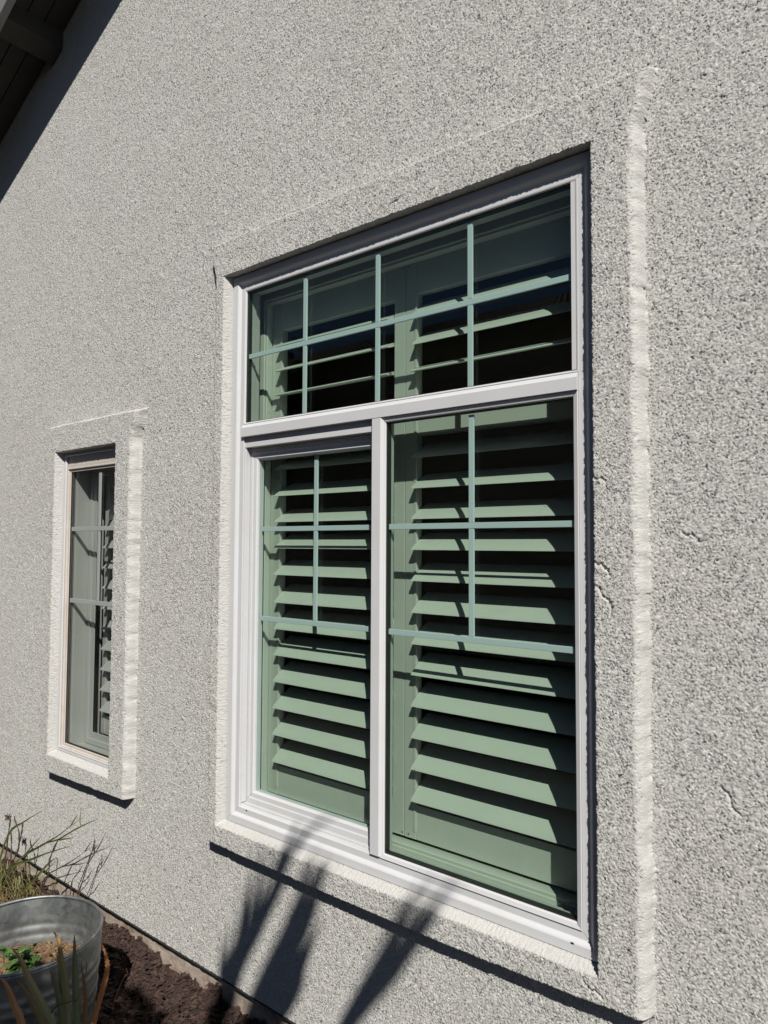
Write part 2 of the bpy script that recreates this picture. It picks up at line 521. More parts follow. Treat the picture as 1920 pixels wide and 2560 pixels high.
house = empty('house', (0, 0, -0.6), 'grey stucco house with a green-tinted window and a narrow window in raised surrounds', 'house')
HOFF = Matrix.Translation((0, 0, 0.6))


def hp(o):                                   # child of house keeping world coordinates
    o.matrix_parent_inverse = HOFF; return o


hp(grid_obj('wall', q[cls == 0], house, M_STUCCO))
o = hp(grid_obj('window_surround', q[cls == 1], house, M_STUCCO)); o['label'] = 'raised stucco surround of the large green window'
o = hp(grid_obj('window_surround', q[cls == 2], house, M_STUCCO)); o['label'] = 'raised stucco surround of the narrow window'
# underside and thickness of the plaster edge
mb = MB(); mb.poly([(-14, .006, -.5305), (9, .006, -.5305), (9, .06, -.5305), (-14, .06, -.5305)])
hp(mb.build('weep_screed', M_GASK, house))
# foundation
xs = np.arange(-2.4, 2.4, .02); zs = np.linspace(-.75, -.5, 16)
mb = MB()
for z in zs:
    for x in xs:
        mb.v.append((x, .034 + .003 * samp(patch, np.array(x), np.array(z + .3)) + .0012 * samp(mid, np.array(x), np.array(z)), z))
for j in range(len(zs) - 1):
    for i in range(len(xs) - 1):
        a = j * len(xs) + i; mb.f.append((a, a + 1, a + len(xs) + 1, a + len(xs)))
hp(mb.build('foundation', M_CONC, house, smooth=True))
# dark room behind the windows, with thick wall returns
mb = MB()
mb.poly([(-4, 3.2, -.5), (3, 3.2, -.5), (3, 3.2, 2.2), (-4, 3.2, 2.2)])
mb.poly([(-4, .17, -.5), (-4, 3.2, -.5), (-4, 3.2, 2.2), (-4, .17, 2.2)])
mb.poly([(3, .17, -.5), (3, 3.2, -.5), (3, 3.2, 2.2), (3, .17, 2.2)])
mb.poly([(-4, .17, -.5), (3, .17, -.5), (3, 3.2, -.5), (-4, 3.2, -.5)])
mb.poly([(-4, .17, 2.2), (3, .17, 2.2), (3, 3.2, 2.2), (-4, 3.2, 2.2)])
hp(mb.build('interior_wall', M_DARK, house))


def returns(x0, x1, z0, z1, y0, y1):
    mb = MB()
    # inner lining of the wall thickness
    mb.ring(x0, x1, z0, z1, [(0, y0), (0, y1), (-.5, y1 + .001)])
    return mb


mb = returns(.012, 1.262, .012, 1.775, .07, .168)
hp(mb.build('window_lining', M_SHUT, house))
mb = returns(-1.1045, -.70, .03, 1.25, .031, .168)
hp(mb.build('window_lining', M_SHUT, house))

# ------------------------------------------------------------------ the large window
win = sub('window', house); hp(win); win['label'] = 'large white vinyl window with green-tinted panes'


def add(mb, name, m, parent=win, bevel=0.0, smooth=False):
    return mb.build(name, m, parent, bevel=bevel, smooth=smooth)


PROF = [(0, .07), (0, -.001), (.0015, -.003), (.022, -.003), (.0255, -.001), (.0320, .006), (.0335, .0065), (.0510, .0065), (.0520, .008), (.0520, .07)]
mb = MB(); mb.ring(0.001, 1.281, -.0045, 1.806, PROF)
add(mb, 'frame', M_VINYL)
# transom bar and mullion
mb = MB()
mb.extr_x([(.07, 1.2563), (-.001, 1.2563), (-.0025, 1.2575), (-.0025, 1.287), (.0, 1.290), (.006, 1.2995), (.009, 1.3008), (.07, 1.3008)], .0480, 1.2290)
add(mb, 'transom_bar', M_VINYL)
mb = MB()
mb.extr_z([(.6163, .045), (.6163, .0005), (.618, -.0015), (.648, -.0015), (.6495, -.0005), (.6585, .0065), (.6605, .010), (.6605, .045)], .052, 1.2563)
add(mb, 'mullion', M_VINYL)
# glazing bead of the fixed light
mb = MB(); mb.ring(.6475, 1.2290, .0475, 1.2560, [(0, .012), (0, .0035), (.0012, .0025), (.011, .0055), (.0132, .008), (.0132, .04)])
add(mb, 'glazing_bead', M_VINYL)
mb = MB(); mb.ring(.0520, 1.2300, 1.3000, 1.7550, [(0, .012), (0, .0045), (.0035, .0055), (.005, .008), (.005, .05)])
mb.extr_z([(1.2137, .05), (1.2137, .008), (1.2150, .0050), (1.2251, .0050), (1.2251, .05)], 1.3055, 1.7495)
add(mb, 'glazing_bead', M_VINYL)
for (a, b, c, d) in ((.6607, 1.2158, .0607, 1.2430), (.0570, 1.2137, 1.3055, 1.7495)):
    mb = MB(); mb.ring(a - .001, b + .001, c - .001, d + .001, [(0, .0115), (.0028, .0112), (.0028, .031)])
    add(mb, 'gasket', M_GASK)
# sliding sash, set back
sash = sub('sash', win)
SY = .035
mb = MB()
mb.ring(.0515, .640, .0575, 1.2190, [(0, SY + .03), (0, SY + .001), (.001, SY), (.014, SY), (.018, SY + .002), (.032, SY + .002), (.0375, SY + .006), (.0375, SY + .03)])
mb.build('sash', M_VINYL, win, bevel=0)
bpy.data.objects.remove(sash, do_unlink=True)
# sash tracks: head and sill stepping back, left jamb liner
mb = MB()
mb.box(.0525, .616, .012, .0335, 1.222, 1.2563)
mb.box(.0525, .616, .0335, .07, 1.214, 1.2563)
mb.box(.0525, .0565, .014, .034, .058, 1.222)
mb.box(.0525, .616, .009, .0335, .035, .0482)
mb.box(.0525, .616, .0262, .0315, .0480, .056)
mb.box(.0525, .616, .0335, .07, .035, .0574)
add(mb, 'sash_track', M_VINYL, bevel=.0012)
# small weep holes
mb = MB(); mb.box(1.205, 1.2125, -.0036, -.0031, .0155, .0195)
add(mb, 'weep_hole', M_GASK)


def seam(pts, d, wd=.00055):
    d = Vector(d).normalized() * wd / 2; m_ = MB()
    for a, b in zip(pts[:-1], pts[1:]): m_.poly([Vector(a) - d, Vector(a) + d, Vector(b) + d, Vector(b) - d])
    return m_


M_SEAM = mat('dark_seam_line', (.10, .10, .10), .8)  # dark joint lines where the frame members meet
PF = [(w_, y_ - .0003) for w_, y_ in PROF[2:8]]
add(seam([(.001 + a, y, -.0045 + a) for a, y in PF], (1, 0, -1)), 'mitre_seam', M_SEAM)
add(seam([(1.281 - a, y, -.0045 + a) for a, y in PF], (1, 0, 1)), 'mitre_seam', M_SEAM)
add(seam([(1.281 - a, y, 1.806 - a) for a, y in PF[3:]], (1, 0, -1)), 'mitre_seam', M_SEAM)
add(seam([(.6492, -.0012, 1.256), (.6475, .0040, 1.2562), (.6607, .0052, 1.2430)], (1, 0, 1)), 'mitre_seam', M_SEAM)
add(seam([(.6475, .0040, .0475), (.6607, .0052, .0607)], (1, 0, -1)), 'mitre_seam', M_SEAM)
add(seam([(1.2289, .0030, 1.2559), (1.2158, .0052, 1.2430)], (1, 0, -1)), 'mitre_seam', M_SEAM)
add(seam([(1.2289, .0030, .0476), (1.2158, .0052, .0607)], (1, 0, 1)), 'mitre_seam', M_SEAM)
add(seam([(.053, .0062, 1.2900), (.0575, .0050, 1.3050)], (1, 0, -1)), 'mitre_seam', M_SEAM)
add(seam([(.0515, SY - .0004, .0575), (.0515 + .014, SY - .0004, .0575 + .014), (.0515 + .032, SY + .0016, .0575 + .032)], (1, 0, -1)), 'mitre_seam', M_SEAM)
mb = MB(); mb.box(.088, .0945, .0060, .0064, .0405, .0445)
add(mb, 'weep_hole', M_GASK)


def pane(x0, x1, z0, z1, y, m):
    mb = MB(); mb.poly([(x0, y, z0), (x1, y, z0), (x1, y, z1), (x0, y, z1)])
    return mb


for (x0, x1, z0, z1, y) in ((.0530, 1.2150, 1.3020, 1.7520, .0125), (.6595, 1.2170, .0550, 1.246, .0125), (.085, .612, .090, 1.1875, .0475)):
    o = add(pane(x0, x1, z0, z1, y, 0), 'pane', M_GLO)
    o = add(pane(x0, x1, z0, z1, y + .018, 0), 'pane', M_GLI)


def muntin(x0, x1, z0, z1, y, parent=win, m=M_BAR, th=.0055):
    mb = MB(); mb.box(x0, x1, y - th / 2, y + th / 2, z0, z1)
    return mb.build('muntin', m, parent, bevel=.0009)


W2 = .0076
hz = 1.5300
for xm in (.3245, .6194, .9307):
    muntin(xm - W2, xm + W2, 1.3065, hz - W2 - .0004, .0205); muntin(xm - W2, xm + W2, hz + W2 + .0004, 1.742, .0205)
muntin(.060, 1.2105, hz - W2, hz + W2, .0202)
for z in (.9505, .6605): muntin(.6655, 1.2120, z - W2, z + W2, .0202)
muntin(.9335 - W2, .9335 + W2, .6605 + W2 + .0004, .9505 - W2 - .0004, .0207); muntin(.9335 - W2, .9335 + W2, .9505 + W2 + .0004, 1.235, .0207)
for z in (.951, .6557): muntin(.0955, .5700, z - W2, z + W2, .0560)
muntin(.3436 - W2, .3436 + W2, .6557 + W2 + .0004, .951 - W2 - .0004, .0565); muntin(.3436 - W2, .3436 + W2, .951 + W2 + .0004, 1.182, .0565)

# ------------------------------------------------------------------ shutter frames
sf = MB()
FP = [(0, .150), (0, .100), (.002, .098), (.030, .098), (.033, .101), (.044, .101), (.0475, .104), (.0475, .150)]
sf.ring(.0135, 1.2605, .0135, 1.7735, [(0, .150), (0, .100), (.002, .098), (.030, .098), (.033, .101), (.040, .101), (.0425, .104), (.0425, .150)])
o = sf.build('shutter_frame', M_SHUT, win)
mb = MB(); mb.box(.015, 1.26, .052, .098, .006, .0345); mb.box(.015, 1.26, .052, .085, .0345, .040)
mb.build('inner_sill', M_SHUT, win, bevel=.002)


def louver_prof(cy, cz, wd, th, tilt):
    t = math.radians(tilt); pr = []
    for a in range(16):
        an = 2 * math.pi * a / 16
        u = math.cos(an); v = math.sin(an)
        u = math.copysign(abs(u) ** .8, u) * wd / 2; v = v * th / 2
        pr.append((cy + u * math.cos(t) - v * math.sin(t), cz + u * math.sin(t) + v * math.cos(t)))
    return pr


def shutter(label, x0, x1, sl, sr, z0, z1, rails, louvs, y0=.125, y1=.153, name='interior_shutter', screws=True, yl=None):
    """sl/sr stile widths; rails [(za,zb)]; louvs [(z,tilt)]"""
    root = empty(name, (x0, y0, z0), label, 'shutter', 'interior louvred shutters')
    off = Matrix.Translation((-x0, -y0, -z0))

    def b(mb, nm, m=M_SHUT, bev=.0015, sm=False):
        o = mb.build(nm, m, root, bevel=bev, smooth=sm); o.matrix_parent_inverse = off; return o
    mb = MB(); mb.box(x0, x0 + sl, y0, y1, z0, z1); b(mb, 'stile')
    mb = MB(); mb.box(x1 - sr, x1, y0, y1, z0, z1); b(mb, 'stile')
    for za, zb in rails:
        mb = MB(); mb.box(x0 + sl + .0003, x1 - sr - .0003, y0 + .001, y1 - .001, za, zb); b(mb, 'rail')
    # small moulding along the inner edge of each stile
    mb = MB(); zs_ = [za for za, zb in rails] + [zb for za, zb in rails]
    mb.box(x0 + sl - .007, x0 + sl + .0018, y0 - .0022, y0 + .006, rails[0][1] - .075, rails[-1][0])
    b(mb, 'moulding', bev=.0008)
    for z, t in louvs:
        mb = MB(); mb.extr_x(louver_prof((y0 + y1) / 2 if yl is None else yl, z, .102, .0105, t), x0 + sl + .0028, x1 - sr - .003)
        o = b(mb, 'louver', bev=0, sm=True)
        md = o.modifiers.new('es', 'EDGE_SPLIT'); md.split_angle = math.radians(50)
    return root, b


def tilts(base, n, j=1.2): return [base + random.uniform(-j, j) for _ in range(n)]


LZ = [.2095 + .0877 * i for i in range(12)]
rt = [33, 33, 33, 33, 33, 34, 33, 30, 29, 29, 29, 29]
ltl = [34, 33, 34, 35, 35, 36, 36, 29, 28, 28, 28, 28]
rootR, bR = shutter('right louvred shutter, wider view, behind the fixed green pane beside the white mullion', .6405, 1.2165, .0405, .0345, .066, 1.731,
                    [(.066, .163), (1.218, 1.305), (1.6365, 1.731)], list(zip(LZ, rt)) + [(1.332, 18), (1.418, 20), (1.506, 33), (1.595, 34)])
rootL, bL = shutter('left louvred shutter, partly behind the sliding sash, seen beside the reveal', .0585, .6385, .0465, .0405, .066, 1.731,
                    [(.066, .163), (1.218, 1.305), (1.6365, 1.731)], list(zip(LZ, ltl)) + [(1.332, 18), (1.418, 15), (1.506, 22), (1.592, 24)])
# screw heads near the meeting stiles
for (x, z) in ((.651, 1.7256), (.6561, .0722 + .004)):
    mb = MB(); mb.extr_x([(.1238 + .0, z)], x, x) if 0 else None
    n = 12; mb.v = [(x + .0028 * math.cos(2 * math.pi * k / n), .1242, z + .0028 * math.sin(2 * math.pi * k / n)) for k in range(n)]; mb.f = [tuple(reversed(range(n)))]
    bR(mb, 'screw', M_SCREW, 0)
for (x, z) in ((.6307, 1.7243), (.6335, .0761)):
    mb = MB(); n = 12
    mb.v = [(x + .0028 * math.cos(2 * math.pi * k / n), .1242, z + .0028 * math.sin(2 * math.pi * k / n)) for k in range(n)]; mb.f = [tuple(reversed(range(n)))]
    bL(mb, 'screw', M_SCREW, 0)
# magnet catch seen at the edge of the right pane
mb = MB(); mb.tube([(.604, .112, .640), (.604, .108, .647), (.604, .108, .678), (.604, .112, .686)], [.004, .009, .009, .004], 10)
bL(mb, 'catch', M_SHUT, 0, True)

# ------------------------------------------------------------------ the narrow window
win2 = sub('window', house); hp(win2); win2['label'] = 'narrow window with dusty beige frame and grey panes'
mb = MB()
mb.ring(-1.1505, -.655, .0135, 1.2985, [(0, .05), (0, .002), (.011, .002), (.013, .0), (.016, .0), (.018, .006), (.021, .006)])
mb.build('frame', M_VINYL, win2)
mb = MB(); mb.ring(-1.1350, -.690, .0185, 1.2395, [(0, .012), (0, .005), (.010, .005), (.012, .003), (.016, .003), (.018, .009), (.027, .010), (.0285, .012), (.0285, .030)])
mb.build('inner_frame', M_BEIGE, win2)
mb = MB(); mb.box(-1.148, -.66, .009, .05, 1.240, 1.290)
mb.build('frame_head', M_BEIGE, win2, bevel=.001)
mb = MB(); mb.ring(-1.1070, -.715, .0465, 1.2115, [(0, .0135), (.002, .0135), (.002, .026)]); mb.build('gasket', M_GASK, win2)
for y in (.015, .025):
    pane(-1.108, -.712, .0455, 1.2125, y, 0).build('pane', M_GLS, win2)
for z in (.9635, .6545): muntin(-1.102, -.722, z - .009, z + .009, .0200, win2, M_VINYL, .006)
muntin(-.886, -.870, .9635 + .0095, 1.196, .0203, win2, M_VINYL, .006); muntin(-.886, -.870, .6545 + .0095, .9635 - .0095, .0203, win2, M_VINYL, .006)
mb = MB(); mb.ring(-1.1035, -.702, .032, 1.248, [(0, .108), (0, .100), (.001, .099), (.022, .099), (.025, .103), (.051, .103), (.052, .108)])
mb.build('shutter_frame', M_SHUT, win2)
r3, b3 = shutter('narrow shutter with pale louvres behind the narrow grey window, set back from its frame', -1.036, -.745, .033, .030, .075, 1.215,
                 [(.075, .155), (1.15, 1.215)], [(.2105 + .0875 * i, 35) for i in range(10)], y0=.135, y1=.16)

# ------------------------------------------------------------------ eave
Z0, SL = 3.7865, .46


def rake(mb, xa, xb, y0, y1, h0, h1):
    n = len(mb.v)
    for x in (xa, xb):
        z = Z0 + SL * x
        mb.v += [(x, y0, z + h0), (x, y1, z + h0), (x, y1, z + h1), (x, y0, z + h1)]
    mb.f += [(n, n + 1, n + 2, n + 3), (n + 7, n + 6, n + 5, n + 4), (n, n + 4, n + 5, n + 1), (n + 1, n + 5, n + 6, n + 2), (n + 2, n + 6, n + 7, n + 3), (n + 3, n + 7, n + 4, n)]


mb = MB(); rake(mb, -5, 3.5, -.27, -.238, 0, .16); hp(mb.build('fascia', M_FASC, house, bevel=.003))
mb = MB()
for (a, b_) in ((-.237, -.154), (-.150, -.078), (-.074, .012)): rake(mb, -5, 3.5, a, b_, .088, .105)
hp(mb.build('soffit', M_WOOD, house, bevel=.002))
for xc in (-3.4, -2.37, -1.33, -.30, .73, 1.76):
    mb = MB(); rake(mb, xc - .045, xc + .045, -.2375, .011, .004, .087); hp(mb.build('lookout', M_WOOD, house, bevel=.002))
mb = MB(); rake(mb, -5, 3.5, -.33, 4.0, .161, .20); hp(mb.build('roof', M_TILE, house))

# ------------------------------------------------------------------ ground
GZ = -.64
mb = MB(); mb.poly([(-60, -60, GZ), (60, -60, GZ), (60, .05, GZ), (-60, .05, GZ)])
o = mb.build('ground', M_GROUND); tag(o, 'brown garden soil', kind='structure')


def gh(x, y):
    b = GZ + .012 + .012 * samp(low, np.array(x), np.array(y + 5)) + .006 * samp(patch, np.array(x), np.array(y + 5)) + .003 * samp(mid, np.array(x), np.array(y + 5))
    b = b + .012 * np.exp(-np.maximum(0, .03 - y) / .06) + .030 * np.exp(-((x + .62) / .16) ** 2) * np.exp(-np.maximum(0, .03 - y) / .12)
    return b


xs = np.linspace(-2.3, 1.4, 300); ys = np.linspace(-1.9, .036, 180)
GX, GY = np.meshgrid(xs, ys); GH = gh(GX, GY)
me = bpy.data.meshes.new('mulch')
me.from_pydata(np.stack([GX, GY, GH], -1).reshape(-1, 3).tolist(), [], [(j * 300 + i, j * 300 + i + 1, (j + 1) * 300 + i + 1, (j + 1) * 300 + i) for j in range(179) for i in range(299)])
me.materials.append(M_MULCH); me.materials.append(M_CHIP)
mo = bpy.data.objects.new('mulch_bed', me); COL.objects.link(mo); tag(mo, 'dark reddish brown mulch bed along the foundation', kind='structure')
mb = MB()
for k in range(14000):
    x = random.uniform(-1.9, .7); y = random.uniform(-.75, .03)
    if random.random() < .5: x = random.uniform(-.8, .2); y = random.uniform(-.35, .03)
    z = float(gh(np.array(x), np.array(y))) + random.uniform(.001, .009)
    L = random.choice([.003, .004, .006, .009, .014]) * random.uniform(.7, 1.3); Wd = L * random.uniform(.2, .6); t = random.uniform(.001, .003)
    rot = Matrix.Rotation(random.uniform(0, 6.28), 3, 'Z') @ Matrix.Rotation(random.gauss(0, .35), 3, 'X') @ Matrix.Rotation(random.gauss(0, .3), 3, 'Y')
    n = len(mb.v)
    for dx, dy in ((-1, -.6), (.7, -1), (1, .5), (-.6, 1)):
        for dz in (0, t): mb.v.append(tuple(Vector((x, y, z)) + rot @ Vector((dx * L, dy * Wd, dz))))
    mb.f += [(n + 1, n + 3, n + 5, n + 7), (n, n + 2, n + 3, n + 1), (n + 2, n + 4, n + 5, n + 3), (n + 4, n + 6, n + 7, n + 5), (n + 6, n, n + 1, n + 7)]
o = mb.build('wood_chips', M_CHIP); tag(o, 'loose reddish wood chips scattered over the mulch bed', kind='stuff')

# ------------------------------------------------------------------ tub
TC = (-.275, -.528)
tub = empty('washtub', (TC[0], TC[1], -.60), 'round galvanised steel tub standing by the wall, planted with weeds', 'tub')


def lathe(prof, name, m, parent, loc, seg=96, sx=1.0):
    mb = MB()
    for r, z in prof:
        for k in range(seg):
            a = 2 * math.pi * k / seg; mb.v.append((r * math.cos(a) * sx, r * math.sin(a), z))
    for i in range(len(prof) - 1):
        for k in range(seg):
            a = i * seg + k; b = i * seg + (k + 1) % seg; mb.f.append((a, b, b + seg, a + seg))
    o = mb.build(name, m, parent, smooth=True); o.location = loc; return o


def rr(z):                               # wall radius at height above tub foot
    r = .196 + .026 * (z / .35)
    for zc in (.07, .10, .155, .185, .24, .27): r += .0028 * math.exp(-((z - zc) / .008) ** 2)
    return r


zz = [i * .35 / 70 for i in range(71)]
prof = [(rr(z), z) for z in zz] + [(rr(z) - .0022, z) for z in reversed(zz)]
lathe(prof, 'tub_wall', M_GALV, tub, (0, 0, 0))
lathe([(.2185 + .0045 * math.cos(a), .3535 + .0045 * math.sin(a)) for a in [2 * math.pi * k / 10 for k in range(11)]], 'rim', M_GALV, tub, (0, 0, 0))
mb = MB(); mb.v = [(.197 * math.cos(2 * math.pi * k / 48), .197 * math.sin(2 * math.pi * k / 48), .02) for k in range(48)]; mb.f = [tuple(range(48))]
mb.build('base', M_GALV, tub)
# soil and straw
mb = MB(); SZ = -.392; nr, na = 28, 90


def soilz(x, y): return SZ + .006 * float(samp(patch, np.array(x * 1.5), np.array(y * 1.5 + 2))) + .005 * float(samp(mid, np.array(x), np.array(y + 2)))


for i in range(nr + 1):
    r = .211 * i / nr
    for k in range(na):
        a = 2 * math.pi * k / na; x = TC[0] + r * math.cos(a); y = TC[1] + r * math.sin(a); mb.v.append((x, y, soilz(x, y)))
for i in range(nr):
    for k in range(na): a = i * na + k; b = i * na + (k + 1) % na; mb.f.append((a, b, b + na, a + na))
o = mb.build('potting_soil', M_SOIL, smooth=True); tag(o, 'brown crumbly soil with bark filling the galvanised tub', kind='stuff')
mb = MB()
for k in range(2600):
    r = .205 * math.sqrt(random.random()); a = random.uniform(0, 6.283); x = TC[0] + r * math.cos(a); y = TC[1] + r * math.sin(a); z = soilz(x, y) + random.uniform(0, .006)
    if random.random() < .5:
        L = random.uniform(.010, .045); d = Vector((math.cos(a * 7), math.sin(a * 7), random.uniform(-.2, .5))) * L
        p = Vector((x, y, z)); mb.tube([p, p + d * .5 + Vector((0, 0, .002)), p + d], .0006, 3)
    else:
        L = random.uniform(.0015, .0042); rot = Matrix.Rotation(random.uniform(0, 6.28), 3, 'Z') @ Matrix.Rotation(random.gauss(0, .5), 3, 'X'); n = len(mb.v)
        for dx, dy in ((-1, -.6), (.7, -.8), (1, .5), (-.6, .8)):
            for dz in (0, .0025): mb.v.append(tuple(Vector((x, y, z)) + rot @ Vector((dx * L, dy * L * .7, dz))))
        mb.f += [(n + 1, n + 3, n + 5, n + 7), (n, n + 2, n + 3, n + 1), (n + 2, n + 4, n + 5, n + 3), (n + 4, n + 6, n + 7, n + 5), (n + 6, n, n + 1, n + 7)]
o = mb.build('straw_litter', M_STRAW); tag(o, 'tan straw and bark bits lying on the soil in the tub', kind='stuff')


# weeds: little plants with toothed leaves
def weed(x, y, nst, hgt, seed, label, spread=.05):
    rnd_ = random.Random(seed); z0 = soilz(x, y)
    root = empty('weed', (x, y, z0), label, 'weed', 'weeds growing in the tub')
    st, lf = MB(), MB()
    for s in range(nst):
        a = rnd_.uniform(0, 6.28); hh = hgt * rnd_.uniform(.5, 1.1); tip = Vector((math.cos(a) * spread * rnd_.uniform(.3, 1), math.sin(a) * spread * rnd_.uniform(.3, 1), hh))
        pts = [Vector((0, 0, 0)), tip * .5 + Vector((0, 0, .01)), tip]; st.tube(pts, [.0012, .001, .0007], 5)
        for k in range(8):
            f = .3 + .7 * k / 7; p = tip * f; b = rnd_.uniform(0, 6.28); d = Vector((math.cos(b), math.sin(b), rnd_.uniform(-.1, .7))).normalized()
            L = rnd_.uniform(.024, .042); sd_ = d.cross(Vector((0, 0, 1))).normalized(); up = sd_.cross(d)
            ts = [0, .15, .3, .38, .55, .62, .8, 1]; ws = [.05, .5, .72, .55, .68, .42, .38, .02]
            pts2 = [p + d * L * t + up * L * .18 * math.sin(t * 3) for t in ts]; lf.strip(pts2, [w_ * L for w_ in ws], sd_, .12)
    st.build('stem', M_WEED, root); lf.build('leaves', M_WEED, root)


weed(-.288, -.520, 7, .10, 3, 'bright green weed in the middle of the tub, tallest of the weeds')
weed(-.325, -.655, 6, .040, 5, 'low sunlit weed spreading near the left side of the tub', .055)
weed(-.215, -.575, 3, .030, 8, 'tiny weed seedling by the front rim of the tub', .025)


# ------------------------------------------------------------------ aloe
def smooth_path(P, n=14):
    P = [Vector(p) for p in P]; out = []
    for i in range(n):
        t = i / (n - 1) * (len(P) - 1); k = min(int(t), len(P) - 2); u = t - k
        p0 = P[max(k - 1, 0)]; p1 = P[k]; p2 = P[k + 1]; p3 = P[min(k + 2, len(P) - 1)]
        out.append(.5 * ((2 * p1) + (p2 - p0) * u + (2 * p0 - 5 * p1 + 4 * p2 - p3) * u * u + (3 * p1 - p0 - 3 * p2 + p3) * u ** 3))
    return out


AB = Vector((.285, -.690, -.625))
aloe = empty('aloe_plant', AB, 'spiky aloe with green and orange-brown leaves in front of the galvanised tub', 'plant')
ALOE = [
    ([(0.163, -0.776, -0.096), (0.176, -0.764, -0.119), (0.187, -0.752, -0.163), (0.205, -0.741, -0.213)], .020, .95, .8),
    ([(0.190, -0.753, -0.100), (0.209, -0.737, -0.125), (0.225, -0.722, -0.163), (0.240, -0.709, -0.213)], .023, .75, .4),
    ([(0.184, -0.762, -0.029), (0.202, -0.747, -0.057), (0.214, -0.735, -0.097), (0.238, -0.711, -0.163), (0.252, -0.699, -0.213)], .021, .8, .3),
    ([(0.260, -0.703, 0.010), (0.270, -0.694, -0.014), (0.273, -0.689, -0.055), (0.278, -0.682, -0.096), (0.283, -0.675, -0.213)], .020, .8, .25),
    ([(0.252, -0.705, -0.072), (0.260, -0.697, -0.102), (0.268, -0.688, -0.138), (0.275, -0.680, -0.213)], .026, .45, .0),
    ([(0.298, -0.673, 0.003), (0.298, -0.670, -0.038), (0.298, -0.667, -0.088), (0.299, -0.662, -0.213)], .022, .2, .05),
    ([(0.307, -0.660, -0.066), (0.312, -0.655, -0.096), (0.315, -0.650, -0.138), (0.314, -0.650, -0.213)], .016, .9, .7),
    ([(0.345, -0.633, -0.015), (0.353, -0.625, -0.046), (0.354, -0.622, -0.076), (0.345, -0.627, -0.121), (0.327, -0.640, -0.212)], .0155, .9, .95),
    ([(0.300, -0.668, -0.037), (0.317, -0.653, -0.060), (0.317, -0.652, -0.076), (0.310, -0.656, -0.125), (0.304, -0.660, -0.213)], .0045, .6, .5),
    ([(0.250, -0.690, -0.047), (0.257, -0.684, -0.088), (0.264, -0.680, -0.138), (0.270, -0.676, -0.213)], .016, .4, .1),
    ([(0.237, -0.713, -0.146), (0.244, -0.705, -0.171), (0.258, -0.698, -0.213)], .020, .1, .1)]
for P, wd, t0, t1 in ALOE:
    base = AB + Vector((P[-1][0] - .275, P[-1][1] + .69, 0)) * .35
    lastd = Vector(P[-1]) - Vector(P[-2])
    mid_ = (Vector(P[-1]) * .5 + base * .5)
    path = smooth_path([Vector(p) for p in P] + [mid_, base], 22)
    path = [p - AB for p in path]
    ns = len(path); ws = []
    for i in range(ns):
        t = i / (ns - 1); ws.append(wd * .85 * (.05 + .85 * min(1, t / .42) ** .85 + .35 * max(0, t - .42)))
    tone = [t0 * max(0, 1 - i / (ns * .45)) + t1 * min(1, i / (ns * .45)) for i in range(ns)]
    side = Vector((math.cos(yaw), math.sin(yaw), 0)) * .95 + Vector((0, 0, .0)) + Vector((random.uniform(-.4, .4), random.uniform(-.4, .4), 0))
    mb = MB(); mb.strip(path, ws, side, -.22, tone, .32)
    # marginal teeth
    if wd > .01:
        for i in range(2, 15):
            p = path[i]; d = (path[i + 1] - path[i]).normalized(); a = (side - d * side.dot(d)).normalized(); b = d.cross(a).normalized()
            for sgn in (-1, 1):
                e = p + a * sgn * ws[i] * .5 + b * .22 * ws[i]; n = len(mb.v)
                mb.v += [tuple(e - d * .0016), tuple(e + d * .0016), tuple(e + a * sgn * .0026 - d * .001)]; mb.tone += [.8] * 3; mb.f.append((n, n + 1, n + 2))
    mb.build('leaf', M_ALOE, aloe)
tw = MB(); tw.tube([(.236, -.70, -.20), (.262, -.70, -.165), (.282, -.70, -.148), (.318, -.672, -.135)], [.0012, .0014, .0013, .0008], 5)
tag(tw.build('twig', M_DRY), 'thin dark twig lying across the aloe leaves', 'twig')
tw = MB(); tw.strip(smooth_path([(-0.404, -0.116, -0.565), (-0.300, -0.165, -0.535), (-0.262, -0.205, -0.520), (-0.19, -0.283, -0.545), (-0.125, -0.318, -0.60)], 14), [.001 + .004 * math.sin(i / 13 * 3.1) for i in range(14)], (0, 0, 1), .2)
tag(tw.build('dry_leaf', M_STRAW), 'long curled dry leaf lying on the mulch right of the tub', 'leaf')

# ------------------------------------------------------------------ grassy weed between the tub and the wall
grassP = empty('grass_clump', (-1.25, -.16, -.58), 'tall olive green grass clump between the tub and the wall', 'plant')
GI = Vector((-1.25, -.16, -.58))


def blades(lst, w0, m, root, origin, nm='blade', k=1.0):
    for P in lst:
        path = [p - origin for p in smooth_path(P, 12)]
        ws = [w0 * (1.0 if i < 7 else max(.12, 1 - (i - 6) / 5.6)) for i in range(12)]
        mb = MB(); mb.strip(path, ws, (.75, .2, -.55), .15); mb.build(nm, m, root)


